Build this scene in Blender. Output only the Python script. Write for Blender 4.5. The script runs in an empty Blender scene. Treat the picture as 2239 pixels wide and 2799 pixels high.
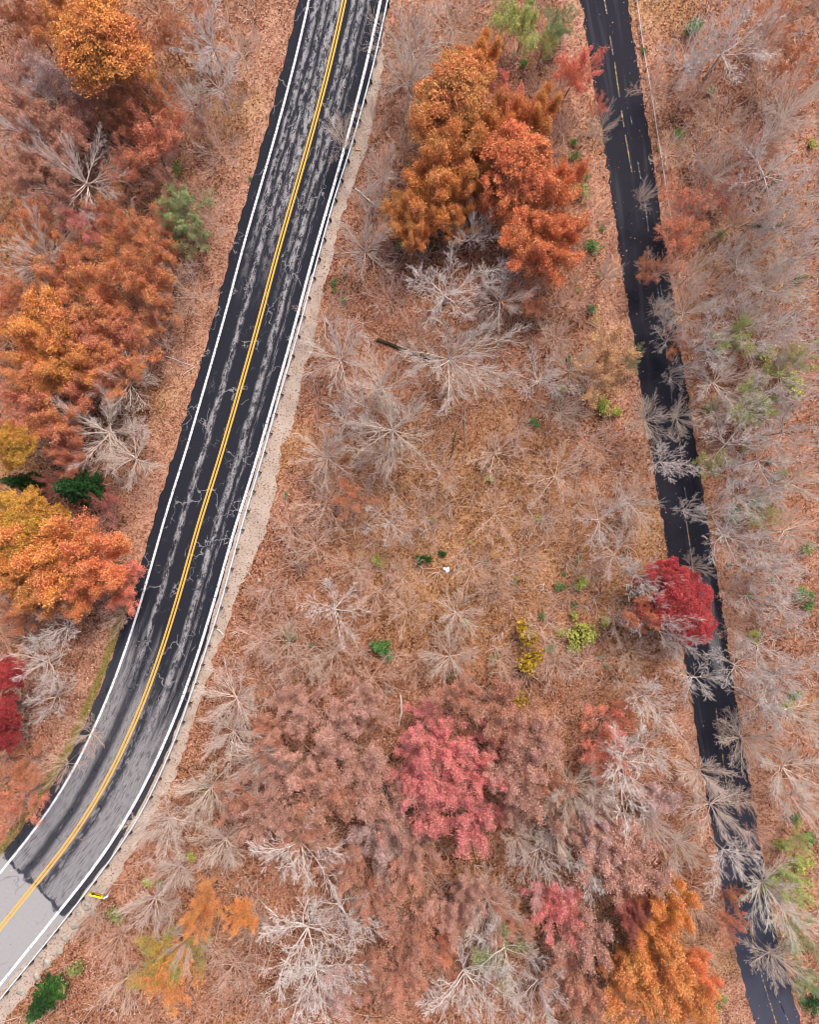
import bpy, math, random
import numpy as np
from mathutils import Vector, Matrix

sc = bpy.context.scene
COL = sc.collection
rng = random.Random(7)
nr = np.random.default_rng(7)
R = math.radians

# ------------------------------------------------------------------ camera, light, exposure
CAM_H = 75.0                    # drone height over the ground, metres
PX = 1 / 27.0                   # metres on the ground per photograph pixel
cam = bpy.data.objects.new('camera', bpy.data.cameras.new('camera'))
COL.objects.link(cam)
cam.location = (0, 0, CAM_H)
cam.data.sensor_fit = 'VERTICAL'
cam.data.sensor_height = 24
cam.data.lens = 12 * CAM_H / (1399.5 * PX)
cam.data.clip_end = 3000
sc.camera = cam

w = bpy.data.worlds.new('World'); sc.world = w; w.use_nodes = True
nt = w.node_tree
sky = nt.nodes.new('ShaderNodeTexSky'); sky.sky_type = 'NISHITA'; sky.sun_disc = False
SUN_EL, SUN_AZ = R(56), R(25)
sky.sun_elevation = SUN_EL; sky.sun_rotation = SUN_AZ
sky.air_density = 1.0; sky.dust_density = 5.0
bg = nt.nodes['Background']; bg.inputs['Strength'].default_value = 0.15
nt.links.new(sky.outputs[0], bg.inputs['Color'])
sun = bpy.data.objects.new('sun', bpy.data.lights.new('sun', 'SUN')); COL.objects.link(sun)
sun.data.energy = 1.6; sun.data.angle = R(10); sun.data.color = (1, .94, .86)
# lamp points from the sky's sun direction
sd = Vector((math.sin(SUN_AZ) * math.cos(SUN_EL), math.cos(SUN_AZ) * math.cos(SUN_EL), math.sin(SUN_EL)))
sun.rotation_euler = sd.to_track_quat('Z', 'Y').to_euler()
sc.view_settings.view_transform = 'Standard'; sc.view_settings.look = 'None'
sc.view_settings.exposure = 0.95; sc.view_settings.gamma = 1
sc.cycles.max_bounces = 5; sc.cycles.diffuse_bounces = 3; sc.cycles.transparent_max_bounces = 4
sc.cycles.filter_width = 1.0

# ------------------------------------------------------------------ helpers
def W(px, py, h=0.0):
    """photograph pixel -> world point at height h"""
    k = PX * (1 - h / CAM_H)
    return Vector(((px - 1119.5) * k, -(py - 1399.5) * k, h))

def D(x, y, h=0.0):             # the same, from a 1725 px wide view of the photograph
    return W(x / .7704, y / .7704, h)

def nmesh(name, verts, faces, attrs=None, uv=None, smooth=False):
    """verts (n,3); faces (m,3) or (m,4) arrays"""
    me = bpy.data.meshes.new(name)
    V = np.asarray(verts, dtype=np.float32); F = np.asarray(faces, dtype=np.int32)
    k = F.shape[1]
    me.vertices.add(len(V)); me.vertices.foreach_set('co', V.ravel())
    me.loops.add(F.size); me.loops.foreach_set('vertex_index', F.ravel())
    me.polygons.add(len(F)); me.polygons.foreach_set('loop_start', np.arange(0, F.size, k, dtype=np.int32))
    if smooth: me.polygons.foreach_set('use_smooth', np.ones(len(F), dtype=bool))
    me.update(calc_edges=True)
    if attrs:
        for a, val in attrs.items():
            at = me.attributes.new(a, 'FLOAT', 'FACE'); at.data.foreach_set('value', np.asarray(val, dtype=np.float32))
    if uv is not None:
        ul = me.uv_layers.new(name='UVMap')
        ul.data.foreach_set('uv', np.asarray(uv, dtype=np.float32)[F.ravel()].ravel())
    return me

def obj(name, me, mat=None, parent=None):
    o = bpy.data.objects.new(name, me); COL.objects.link(o)
    if mat and not me.materials: me.materials.append(mat)
    if parent: o.parent = parent
    return o

def empty(name, loc=(0, 0, 0)):
    o = bpy.data.objects.new(name, None); COL.objects.link(o); o.location = loc
    o.empty_display_size = .3
    return o

def tag(o, label=None, cat=None, group=None, kind=None):
    if label: o['label'] = label
    if cat: o['category'] = cat
    if group: o['group'] = group
    if kind: o['kind'] = kind
    return o

class MB:
    """collects quads"""
    def __init__(s): s.v = []; s.f = []; s.a = []
    def quad(s, a, b, c, d, r=.5):
        n = len(s.v); s.v += [a, b, c, d]; s.f.append((n, n+1, n+2, n+3)); s.a.append(r)
    def tube(s, pts, rads, n=4, r=.5):
        base = len(s.v)
        up = Vector((.13, .27, .95)).normalized()
        m = len(pts)
        for i, p in enumerate(pts):
            d = (pts[min(i+1, m-1)] - pts[max(i-1, 0)])
            if d.length < 1e-6: d = Vector((0, 0, 1))
            d.normalize()
            a = d.cross(up)
            if a.length < .05: a = d.cross(Vector((1, 0, 0)))
            a.normalize(); b = d.cross(a)
            for k in range(n):
                t = 2*math.pi*k/n
                s.v.append(p + (a*math.cos(t) + b*math.sin(t))*rads[i])
        for i in range(m-1):
            for k in range(n):
                q = base + i*n; k2 = (k+1) % n
                s.f.append((q+k, q+k2, q+n+k2, q+n+k)); s.a.append(r)
    def box(s, c, x, y, z, r=.5):
        """c centre; x,y,z half vectors"""
        P = [c + x*i + y*j + z*k for i in (-1, 1) for j in (-1, 1) for k in (-1, 1)]
        n = len(s.v); s.v += P
        for f in ((0,1,3,2),(4,6,7,5),(0,4,5,1),(2,3,7,6),(0,2,6,4),(1,5,7,3)):
            s.f.append(tuple(n+i for i in f)); s.a.append(r)
    def mesh(s, name, smooth=False):
        return nmesh(name, [tuple(v) for v in s.v], s.f, {'rnd': s.a}, smooth=smooth)

# ---- node helpers
class NT:
    def __init__(s, name):
        s.m = bpy.data.materials.new(name); s.m.use_nodes = True
        s.t = s.m.node_tree; s.b = s.t.nodes['Principled BSDF']; s.out = s.t.nodes['Material Output']
        s.b.inputs['Roughness'].default_value = .85
        s.b.inputs['Specular IOR Level'].default_value = .12
    def n(s, ty, **kw):
        x = s.t.nodes.new(ty)
        for k, v in kw.items(): setattr(x, k, v)
        return x
    def l(s, a, b): s.t.links.new(a, b)
    def put(s, sock, v):
        if isinstance(v, (int, float)): sock.default_value = v
        elif isinstance(v, (tuple, list)): sock.default_value = (*v, 1) if len(sock.default_value) == 4 and len(v) == 3 else v
        else: s.l(v, sock)
    def m_(s, op, a, b=0.0, c=None, clamp=False):
        x = s.n('ShaderNodeMath', operation=op, use_clamp=clamp)
        s.put(x.inputs[0], a); s.put(x.inputs[1], b)
        if c is not None: s.put(x.inputs[2], c)
        return x.outputs[0]
    def mix(s, f, a, b, blend='MIX'):
        x = s.n('ShaderNodeMix', data_type='RGBA', blend_type=blend)
        s.put(x.inputs[0], f); s.put(x.inputs[6], a); s.put(x.inputs[7], b)
        return x.outputs[2]
    def noise(s, vec, scale, detail=3, rough=.55, dist=0):
        x = s.n('ShaderNodeTexNoise'); s.put(x.inputs['Vector'], vec)
        x.inputs['Scale'].default_value = scale; x.inputs['Detail'].default_value = detail
        x.inputs['Roughness'].default_value = rough; x.inputs['Distortion'].default_value = dist
        return x.outputs['Fac']
    def voro(s, vec, scale, feature='F1', out='Color'):
        x = s.n('ShaderNodeTexVoronoi', feature=feature); s.put(x.inputs['Vector'], vec)
        x.inputs['Scale'].default_value = scale
        return x.outputs[out]
    def ramp(s, f, lo, hi):
        x = s.n('ShaderNodeMapRange', interpolation_type='SMOOTHSTEP'); s.put(x.inputs[0], f)
        x.inputs[1].default_value = lo; x.inputs[2].default_value = hi
        return x.outputs[0]
    def cramp(s, f, stops):
        x = s.n('ShaderNodeValToRGB'); s.put(x.inputs[0], f)
        e = x.color_ramp.elements
        while len(e) < len(stops): e.new(.5)
        for el, (p, c) in zip(e, stops): el.position = p; el.color = (*c, 1)
        return x.outputs[0]
    def vec(s, x, y, z=0.0):
        c = s.n('ShaderNodeCombineXYZ'); s.put(c.inputs[0], x); s.put(c.inputs[1], y); s.put(c.inputs[2], z)
        return c.outputs[0]
    def sep(s, v):
        c = s.n('ShaderNodeSeparateXYZ'); s.put(c.inputs[0], v); return c.outputs
    def pos(s): return s.n('ShaderNodeNewGeometry').outputs['Position']
    def attr(s, name, ty='GEOMETRY', out='Fac'):
        x = s.n('ShaderNodeAttribute', attribute_type=ty, attribute_name=name); return x.outputs[out]
    def bump(s, h, strength=.5, dist=.05):
        x = s.n('ShaderNodeBump'); x.inputs['Strength'].default_value = strength; x.inputs['Distance'].default_value = dist
        s.put(x.inputs['Height'], h); s.l(x.outputs[0], s.b.inputs['Normal'])
    def base(s, c): s.put(s.b.inputs['Base Color'], c); return s.m

# ------------------------------------------------------------------ materials
def mat_litter(name, dark, mid, light, pink, shift=0.0):
    n = NT(name); p = n.pos()
    wob = n.n('ShaderNodeVectorMath', operation='ADD')
    nz = n.n('ShaderNodeTexNoise'); nz.inputs['Scale'].default_value = 3.0; n.l(p, nz.inputs['Vector'])
    sc_ = n.n('ShaderNodeVectorMath', operation='SCALE'); n.l(nz.outputs['Color'], sc_.inputs[0]); sc_.inputs['Scale'].default_value = .35
    n.l(p, wob.inputs[0]); n.l(sc_.outputs[0], wob.inputs[1])
    cells = n.voro(wob.outputs[0], 6.5)
    cr = n.sep(cells)
    big = n.noise(p, .09, 3); mid_n = n.noise(p, .55, 4, .6); fine = n.noise(p, 5.0, 3, .7)
    f = n.m_('ADD', n.m_('MULTIPLY', cr[0], .55), n.m_('MULTIPLY', fine, .45))
    f = n.m_('ADD', f, n.m_('MULTIPLY', n.m_('SUBTRACT', mid_n, .5), .9))
    f = n.m_('ADD', f, n.m_('MULTIPLY', n.m_('SUBTRACT', big, .5), .6))
    f = n.m_('ADD', f, shift, clamp=True)
    c = n.cramp(f, [(.12, dark), (.42, mid), (.62, tuple(m*.6+l*.4 for m, l in zip(mid, light))), (.85, light)])
    c = n.mix(n.m_('MULTIPLY', n.ramp(cr[1], .6, .9), .5), c, pink)
    dv = n.n('ShaderNodeVectorMath', operation='DISTANCE'); n.l(p, dv.inputs[0]); dv.inputs[1].default_value = (6, -3, 0)
    clear = n.m_('MULTIPLY', n.ramp(n.m_('ADD', dv.outputs['Value'], n.m_('MULTIPLY', n.noise(p, .12, 3), 14)), 27, 12), .5)
    c = n.mix(n.m_('MAXIMUM', clear, n.m_('MULTIPLY', n.ramp(n.noise(p, .06, 2), .52, .68), .45)), c, n.mix(1.0, c, (.96, 1.12, .62), 'MULTIPLY'))
    c = n.mix(n.m_('MULTIPLY', n.ramp(n.noise(p, .33, 4, .65), .56, .70), .55), c, n.mix(1.0, c, (.50, .42, .36), 'MULTIPLY'))
    n.bump(cr[0], .6, .08)
    return n.base(c)

M_FLOOR = mat_litter('forest_floor', (.034, .011, .005), (.175, .066, .031), (.37, .188, .118), (.40, .22, .165))
M_VERGE = mat_litter('leafy_verge', (.085, .032, .016), (.235, .10, .057), (.41, .235, .158), (.42, .24, .175), .0)

def mat_gravel():
    n = NT('gravel'); p = n.pos()
    c = n.cramp(n.m_('ADD', n.m_('MULTIPLY', n.noise(p, 7, 4, .7), .7), n.m_('MULTIPLY', n.noise(p, .5, 3), .4)),
                [(.3, (.17, .12, .09)), (.5, (.29, .22, .175)), (.75, (.42, .35, .295))])
    cr = n.sep(n.voro(p, 9))
    c = n.mix(n.ramp(cr[0], .86, .95), c, (.16, .10, .07))
    n.bump(n.noise(p, 12, 3), .5, .04)
    return n.base(c)
M_GRAVEL = mat_gravel()

def mat_rock():
    n = NT('pale_rock'); p = n.pos()
    c = n.cramp(n.noise(p, 2.5, 5, .7), [(.3, (.13, .10, .075)), (.5, (.27, .235, .19)), (.7, (.42, .38, .32))])
    n.bump(n.noise(p, 5, 4), .7, .1); return n.base(c)
M_ROCK = mat_rock()

def mat_main_road():
    n = NT('old_asphalt')
    uvn = n.n('ShaderNodeUVMap'); u, v, _ = n.sep(uvn.outputs[0])   # metres: across from the centre line, along from the top
    st = n.vec(n.m_('MULTIPLY', u, 1.0), n.m_('MULTIPLY', v, .09))
    st2 = n.vec(n.m_('MULTIPLY', u, .8), n.m_('MULTIPLY', v, .35))
    iso = n.vec(u, v)
    wob = n.m_('MULTIPLY', n.m_('SUBTRACT', n.noise(n.vec(0.0, v), .35, 3), .5), .5)
    uw = n.m_('ADD', u, wob)
    def band(c, wd):                                            # soft stripe along the road
        d = n.m_('ABSOLUTE', n.m_('SUBTRACT', uw, c))
        return n.ramp(d, wd, wd*.25)
    low = n.ramp(v, 70, 88)                                     # the patched lower stretch
    top = n.ramp(v, 34, 18)
    fine = n.noise(iso, 9, 3, .7)
    streak = n.noise(st, 9.0, 5, .78)
    blot = n.m_('ADD', n.m_('MULTIPLY', n.noise(st2, 2.2, 6, .8), .6), n.m_('MULTIPLY', n.noise(n.vec(n.m_('MULTIPLY', u, 2.2), n.m_('MULTIPLY', v, .30)), 1.8, 4, .8), .4))
    # worn light streaks in the dark sealed stretch
    s = n.m_('MULTIPLY', band(-1.8, .42), n.ramp(blot, .45, .56))
    s = n.m_('MAXIMUM', s, n.m_('MULTIPLY', band(1.75, .45), n.ramp(blot, .44, .56)))
    s = n.m_('MAXIMUM', s, n.m_('MULTIPLY', n.m_('MULTIPLY', band(2.5, .22), n.ramp(streak, .45, .62)), .7))
    s = n.m_('MAXIMUM', s, n.m_('MULTIPLY', n.m_('MULTIPLY', n.m_('MAXIMUM', band(-2.7, .45), n.m_('MAXIMUM', band(-.75, .7), band(.95, .35))), top), n.ramp(blot, .44, .56)))
    s = n.m_('MAXIMUM', s, n.m_('MULTIPLY', n.ramp(streak, .62, .82), .16))
    s = n.m_('MULTIPLY', s, n.m_('ADD', .55, n.m_('MULTIPLY', n.ramp(fine, .35, .65), .6)))
    # lower stretch: light concrete with dark sealed bands
    dk = n.m_('MAXIMUM', n.m_('MULTIPLY', band(-1.5, .75), n.ramp(streak, .30, .44)),
              n.m_('MULTIPLY', band(.75, .75), n.ramp(blot, .42, .52)))
    dk = n.m_('MAXIMUM', dk, n.m_('MULTIPLY', n.ramp(streak, .50, .60), .75))
    dk = n.m_('MAXIMUM', dk, n.ramp(n.m_('ABSOLUTE', u), 3.55, 3.7))
    endj = n.m_('ADD', v, n.m_('ADD', n.m_('MULTIPLY', n.noise(iso, .7, 4), 2.4), n.m_('MULTIPLY', u, -.1)))
    clean = n.ramp(endj, 96.8, 97.1)
    lowlight = n.m_('SUBTRACT', 1.0, n.m_('MULTIPLY', dk, .9))
    # the two stretches change over in fingers, the left lane first
    lv = n.ramp(n.m_('ADD', n.m_('ADD', v, n.m_('MULTIPLY', n.noise(st, 2.0, 3), 22)), n.m_('MULTIPLY', u, -1.0)), 78, 92)
    light = n.m_('ADD', n.m_('MULTIPLY', s, n.m_('SUBTRACT', 1.0, lv)), n.m_('MULTIPLY', lowlight, lv))
    # cracks
    vv = n.n('ShaderNodeVectorMath', operation='ADD'); n.l(iso, vv.inputs[0])
    nz = n.n('ShaderNodeTexNoise'); nz.inputs['Scale'].default_value = .9; nz.inputs['Detail'].default_value = 4; n.l(iso, nz.inputs['Vector'])
    sv = n.n('ShaderNodeVectorMath', operation='SCALE'); n.l(nz.outputs['Color'], sv.inputs[0]); sv.inputs['Scale'].default_value = 1.6
    n.l(sv.outputs[0], vv.inputs[1])
    mp = n.n('ShaderNodeVectorMath', operation='MULTIPLY'); n.l(vv.outputs[0], mp.inputs[0]); mp.inputs[1].default_value = (1, .45, 1)
    e1 = n.voro(mp.outputs[0], .55, 'DISTANCE_TO_EDGE', 'Distance')
    crack = n.m_('MULTIPLY', n.ramp(e1, .020, .006), n.ramp(n.noise(iso, .3, 2), .50, .58))
    e2 = n.voro(mp.outputs[0], 1.5, 'DISTANCE_TO_EDGE', 'Distance')
    crack = n.m_('MAXIMUM', crack, n.m_('MULTIPLY', n.m_('MULTIPLY', n.ramp(e2, .035, .01), n.ramp(n.noise(iso, .45, 2), .58, .68)), .4))
    light = n.m_('MAXIMUM', light, n.m_('MULTIPLY', n.m_('MULTIPLY', crack, .6), n.m_('SUBTRACT', 1.0, lv)), clamp=True)
    dcrack = n.m_('MULTIPLY', n.m_('MULTIPLY', crack, lv), .4)
    light = n.m_('SUBTRACT', light, dcrack, clamp=True)
    darkc = n.mix(fine, (.003, .0035, .006), (.024, .025, .034))
    lightc = n.mix(n.noise(iso, 5, 3, .7), (.17, .16, .165), (.34, .32, .32))
    lightc = n.mix(lv, lightc, n.mix(n.noise(iso, 6, 4, .75), (.10, .095, .10), (.25, .235, .235)))
    c = n.mix(light, darkc, lightc)
    c2 = n.mix(n.noise(iso, 3.5, 4, .7), (.205, .193, .19), (.27, .256, .252))
    c2 = n.mix(n.m_('MULTIPLY', n.m_('MULTIPLY', n.ramp(e1, .014, .004), n.ramp(n.noise(iso, .3, 2), .5, .6)), .8), c2, (.07, .07, .07))
    c = n.mix(clean, c, c2)
    # tar at the joint between the two surfaces
    jt = n.ramp(n.m_('ABSOLUTE', n.m_('SUBTRACT', endj, 96.75)), .28, .1)
    c = n.mix(n.m_('MULTIPLY', jt, n.ramp(n.noise(iso, 1.5, 3), .35, .5)), c, (.03, .03, .04))
    n.bump(fine, .25, .01)
    n.b.inputs['Roughness'].default_value = .9
    return n.base(c)

def mat_narrow_road():
    n = NT('dark_asphalt'); uvn = n.n('ShaderNodeUVMap'); u, v, _ = n.sep(uvn.outputs[0])
    iso = n.vec(u, v); st = n.vec(u, n.m_('MULTIPLY', v, .06))
    c = n.mix(n.noise(iso, 9, 4, .75), (.004, .004, .007), (.022, .021, .030))
    c = n.mix(n.m_('MULTIPLY', n.ramp(n.noise(st, 1.4, 3), .5, .7), .6), c, (.036, .035, .045))
    c = n.mix(n.m_('MULTIPLY', n.ramp(v, 78, 96), .6), c, (.055, .056, .078))
    # worn patch showing the old surface beside the crimson tree
    pt = n.m_('MULTIPLY', n.m_('MULTIPLY', n.ramp(n.m_('ABSOLUTE', n.m_('SUBTRACT', v, 64.5)), 6, 3), n.ramp(n.m_('ABSOLUTE', n.m_('SUBTRACT', u, .95)), .75, .35)), n.ramp(n.noise(st, 3, 4, .7), .33, .5))
    c = n.mix(n.m_('MULTIPLY', pt, .8), c, (.15, .145, .145))
    n.bump(n.noise(iso, 12, 2), .3, .01)
    return n.base(c)

def mat_paint(name, col, wear, under=(.04, .04, .05), fade=None):
    n = NT(name); p = n.pos()
    k = n.ramp(n.noise(p, 3.5, 5, .8), wear, wear + .12)
    c = n.mix(k, under, tuple(col))
    n.b.inputs['Roughness'].default_value = .6
    return n.base(c)

M_ROAD = mat_main_road(); M_ROAD2 = mat_narrow_road()
M_WHITE = mat_paint('white_paint', (.64, .64, .64), .37)
M_YELLOW = mat_paint('yellow_paint', (.60, .30, .05), .36, (.3, .2, .08))
M_WHITE_OLD = mat_paint('worn_white_paint', (.32, .31, .29), .50)
M_YELLOW_OLD = mat_paint('worn_yellow_paint', (.34, .24, .10), .46)

def mat_plain(name, col, rough=.6, metal=0.0, vary=.25):
    n = NT(name); p = n.pos()
    n.b.inputs['Roughness'].default_value = rough; n.b.inputs['Metallic'].default_value = metal
    return n.base(n.mix(n.noise(p, 4, 4, .7), tuple(c*(1-vary) for c in col), tuple(min(1, c*(1+vary)) for c in col)))
M_STEEL = mat_plain('galvanised_steel', (.62, .70, .76), .5, .25, .12)
M_RUST = mat_plain('rusty_steel', (.10, .055, .035), .8, 0, .4)
M_SIGN = mat_plain('sign_yellow', (.95, .58, .02), .5, 0, .05)
M_BLACK = mat_plain('sign_black', (.02, .02, .02), .5, 0, .1)
M_PLATE = mat_plain('white_plate', (.82, .83, .85), .4, 0, .05)
M_SHEET = mat_plain('white_plastic', (.85, .86, .88), .5, 0, .04)
M_OLDWOOD = mat_plain('weathered_wood', (.40, .34, .31), .9, 0, .35)
M_MARKER = mat_plain('orange_plastic', (.85, .38, .08), .5, 0, .1)

def mat_bark():
    n = NT('bark'); oi = n.n('ShaderNodeObjectInfo')
    tc = n.n('ShaderNodeTexCoord').outputs['Object']
    k = n.noise(tc, 2.2, 4, .7)
    c = n.mix(n.ramp(k, .35, .65), n.mix(1.0, oi.outputs['Color'], (.62, .56, .52), 'MULTIPLY'), oi.outputs['Color'])
    r = n.attr('rnd')
    c = n.mix(1.0, c, n.cramp(r, [(0, (.84, .76, .71)), (1, (1.12, 1.12, 1.12))]), 'MULTIPLY')
    return n.base(c)
def mat_leaf():
    n = NT('leaves'); oi = n.n('ShaderNodeObjectInfo')
    tint = n.attr('leaf_tint', 'OBJECT', 'Color')
    tc = n.n('ShaderNodeTexCoord').outputs['Object']
    k = n.ramp(n.noise(n.n('ShaderNodeVectorMath', operation='SCALE').outputs[0], .3, 2) if False else n.noise(tc, .28, 3, .6), .42, .62)
    c = n.mix(k, oi.outputs['Color'], tint)
    r = n.attr('rnd')
    c = n.mix(1.0, c, n.cramp(r, [(0, (.42, .34, .30)), (.5, (.98, .96, .92)), (1, (1.34, 1.38, 1.42))]), 'MULTIPLY')
    n.put(n.b.inputs['Base Color'], c); n.b.inputs['Roughness'].default_value = .7
    tr = n.n('ShaderNodeBsdfTranslucent'); n.l(c, tr.inputs[0])
    mx = n.n('ShaderNodeMixShader'); mx.inputs[0].default_value = .25
    n.l(n.b.outputs[0], mx.inputs[1]); n.l(tr.outputs[0], mx.inputs[2]); n.l(mx.outputs[0], n.out.inputs[0])
    return n.m
M_BARK = mat_bark(); M_LEAF = mat_leaf()

def mat_scatter(name, stops):
    n = NT(name); return n.base(n.cramp(n.attr('rnd'), stops))

# ------------------------------------------------------------------ road lines traced on the ground
def pts(L, h=0.0): return [W(x, y, h) for x, y in L]
CENTRE = [(941,0),(915,122),(880,261),(841,404),(798,552),(757,690),(713,861),(670,1013),(628,1157),(590,1290),(551,1400),
          (504,1574),(452,1748),(391,1922),(313,2096),(243,2222),(174,2322),(104,2406),(0,2535)]
def smooth(P, step=.5, ext=60):
    P = [Vector((p.x, p.y, 0)) for p in P]
    # least squares smoothing: average the traced polyline, resampled
    a = P[0] + (P[0]-P[1]).normalized()*ext; b = P[-1] + (P[-1]-P[-2]).normalized()*ext
    P = [a, P[0]] + P[1:-1] + [P[-1], b]
    out = []
    for i in range(len(P)-1):
        n = max(1, int((P[i+1]-P[i]).length/step))
        for k in range(n): out.append(P[i].lerp(P[i+1], k/n))
    out.append(P[-1])
    A = np.array([(p.x, p.y) for p in out])
    for _ in range(60):
        A[1:-1] = (A[:-2] + A[1:-1]*2 + A[2:])/4
    return A
def frame(A):
    d = np.gradient(A, axis=0); d /= np.linalg.norm(d, axis=1)[:, None]
    nrm = np.stack([-d[:, 1], d[:, 0]], 1)                      # points to the right of the photo when the line runs downwards
    s = np.concatenate([[0], np.cumsum(np.linalg.norm(np.diff(A, axis=0), axis=1))])
    return nrm, s
CA = smooth(pts(CENTRE)); CN, CS = frame(CA)
i0 = int(np.argmin(np.hypot(*(CA - np.array(W(941, 0))[:2]).T))); CS = CS - CS[i0]
if CN[len(CN)//2][0] < 0: CN = -CN

def wob(s, amp, f, seed=0):
    return amp*(np.sin(s*f+seed)+.6*np.sin(s*f*2.3+seed*2.1)+.4*np.sin(s*f*5.1+seed*3.3)+.3*np.sin(s*f*11.7+seed))/1.6

def strip(name, A, N, S, left, right, z, mat, cols=2, kind='structure', parent=None):
    n = len(A); V = []; UV = []
    for c in range(cols):
        t = c/(cols-1); off = left*(1-t) + right*t
        P = A + N*np.broadcast_to(off, (n,))[:, None]
        V.append(np.column_stack([P, np.full(n, z)])); UV.append(np.column_stack([np.broadcast_to(off, (n,)), S]))
    V = np.concatenate(V); UV = np.concatenate(UV)
    F = []
    for c in range(cols-1):
        for i in range(n-1): F.append((c*n+i, c*n+i+1, (c+1)*n+i+1, (c+1)*n+i))
    me = nmesh(name, V, F, uv=UV); o = obj(name, me, mat, parent)
    if me.polygons[0].normal.z < 0: me.flip_normals()
    if kind: o['kind'] = kind
    return o

# ground, one sheet to the horizon, gently uneven
def ground():
    xs = np.concatenate([[-1500, -400, -120], np.linspace(-60, 60, 81), [120, 400, 1500]])
    ys = np.concatenate([[-1500, -400, -140], np.linspace(-72, 72, 97), [140, 400, 1500]])
    X, Y = np.meshgrid(xs, ys); Z = np.full_like(X, -.03)
    V = np.column_stack([X.ravel(), Y.ravel(), Z.ravel()]); nx = len(xs)
    F = [(j*nx+i, j*nx+i+1, (j+1)*nx+i+1, (j+1)*nx+i) for j in range(len(ys)-1) for i in range(nx-1)]
    o = obj('ground', nmesh('ground', V, F), M_FLOOR); o['kind'] = 'structure'
ground()

strip('leafy_verge', CA, CN, CS, -7.6+wob(CS, .8, .35, 2), -4.0, -.020, M_VERGE)
# gravel shoulder: its right edge traced from the photo
SH = [(1062,-60),(1050,87),(1046,196),(1028,283),(1015,370),(985,450),(967,509),(940,575),(924,630),(912,696),(900,740),(880,800),(866,880),(854,961),(826,1013),
      (818,1070),(802,1157),(772,1209),(763,1260),(762,1309),(752,1345),(742,1400),(732,1440),(716,1482),(700,1510),(690,1545),(652,1604),(632,1680),(613,1726),(583,1817),(560,1880),(543,1922),(520,1990),(504,2052),
      (478,2117),(440,2190),(391,2274),(350,2350),(313,2404),(270,2470),(225,2520),(175,2590),(110,2665),(50,2743),(-40,2850),(-600,3500)]
def shoulder():
    P = []
    for i in range(len(SH)-1):
        A_, B_ = W(*SH[i]), W(*SH[i+1]); n = max(1, int((B_-A_).length/.5))
        P += [A_.lerp(B_, k/n) for k in range(n)]
    S_, O_ = [], []
    for p in P:
        d = np.hypot(CA[:, 0]-p.x, CA[:, 1]-p.y); i = int(np.argmin(d)); S_.append(CS[i]); O_.append(d[i])
    o_ = np.argsort(S_); off = np.interp(CS, np.array(S_)[o_], np.array(O_)[o_])
    k = np.ones(5)/5; off = np.convolve(np.pad(off, 2, mode='edge'), k, 'valid')
    off = np.clip(off, 4.6, 14) + nr.normal(0, .12, len(CS))
    strip('gravel_shoulder', CA, CN, CS, np.full(len(CS), 3.3), off, -.012, M_GRAVEL, 4)
shoulder()
ragL = wob(CS, .10, 1.7, 1) + nr.normal(0, .05, len(CS))
ragR = wob(CS, .06, 1.1, 4) + nr.normal(0, .03, len(CS))
wide = np.interp(CS, [-80, 0, 15, 30, 58, 75, 100, 108, 180], [.9, .9, .55, .2, .12, .5, .75, .1, .1])
strip('main_road', CA, CN, CS, -4.55+ragL, 3.68+wide+ragR, 0.0, M_ROAD, 9)
def marking(name, off, wd, mat, A=CA, N=CN, S=CS, z=.005, sl=slice(None)):
    return strip(name, A[sl], N[sl], S[sl], off-wd/2, off+wd/2, z, mat, 2)
marking('edge_line', -3.5, .22, M_WHITE); marking('edge_line', 3.6, .26, M_WHITE)
marking('centre_line', -.15, .17, M_YELLOW); marking('centre_line', .15, .17, M_YELLOW)

# narrow road
NL = [(1590,0),(1606,120),(1622,210),(1638,304),(1664,478),(1695,698),(1724,887),(1753,1047),(1779,1199),(1803,1351),(1829,1509),(1852,1660),(1876,1812),(1898,1956),(1918,2098),(1942,2230),(1970,2382),(1994,2534),(2028,2664),(2067,2795)]
NR = [(1714,0),(1733,120),(1750,210),(1768,313),(1794,499),(1823,698),(1850,869),(1875,1047),(1897,1199),(1920,1360),(1948,1509),(1974,1660),(1999,1812),(2020,1956),(2043,2098),(2066,2230),(2088,2382),(2115,2534),(2150,2664),(2189,2795)]
NA = smooth([(W(*a)+W(*b))/2 for a, b in zip(NL, NR)]); NN, NS = frame(NA)
j0 = int(np.argmin(np.hypot(*(NA - np.array(W(1652, 0))[:2]).T))); NS = NS - NS[j0]
if NN[len(NN)//2][0] < 0: NN = -NN
strip('leafy_verge', NA, NN, NS, -4.9+wob(NS, .35, .5, 1), -2.0, -.019, M_VERGE)
strip('leafy_verge', NA, NN, NS, 2.0, 4.9+wob(NS, .35, .5, 5), -.019, M_VERGE)
nwid = np.interp(NS, [-70, 0, 104, 170], [2.36, 2.36, 2.22, 2.22])
strip('narrow_road', NA, NN, NS, -nwid+wob(NS, .04, 1.9, 1)+nr.normal(0, .08, len(NS)), nwid+wob(NS, .04, 1.7, 3)+nr.normal(0, .08, len(NS)), 0.0, M_ROAD2, 7)
def dash(name, P, wd, mat):
    A = []
    P = pts(P)
    for i in range(len(P)-1):
        n = max(1, int((P[i+1]-P[i]).length/.4))
        for k in range(n): A.append(P[i].lerp(P[i+1], k/n)[:2])
    A.append(P[-1][:2]); A = np.array([tuple(a) for a in A]); N, S = frame(A)
    strip(name, A, N, S, -wd/2, wd/2, .005, mat)
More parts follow.
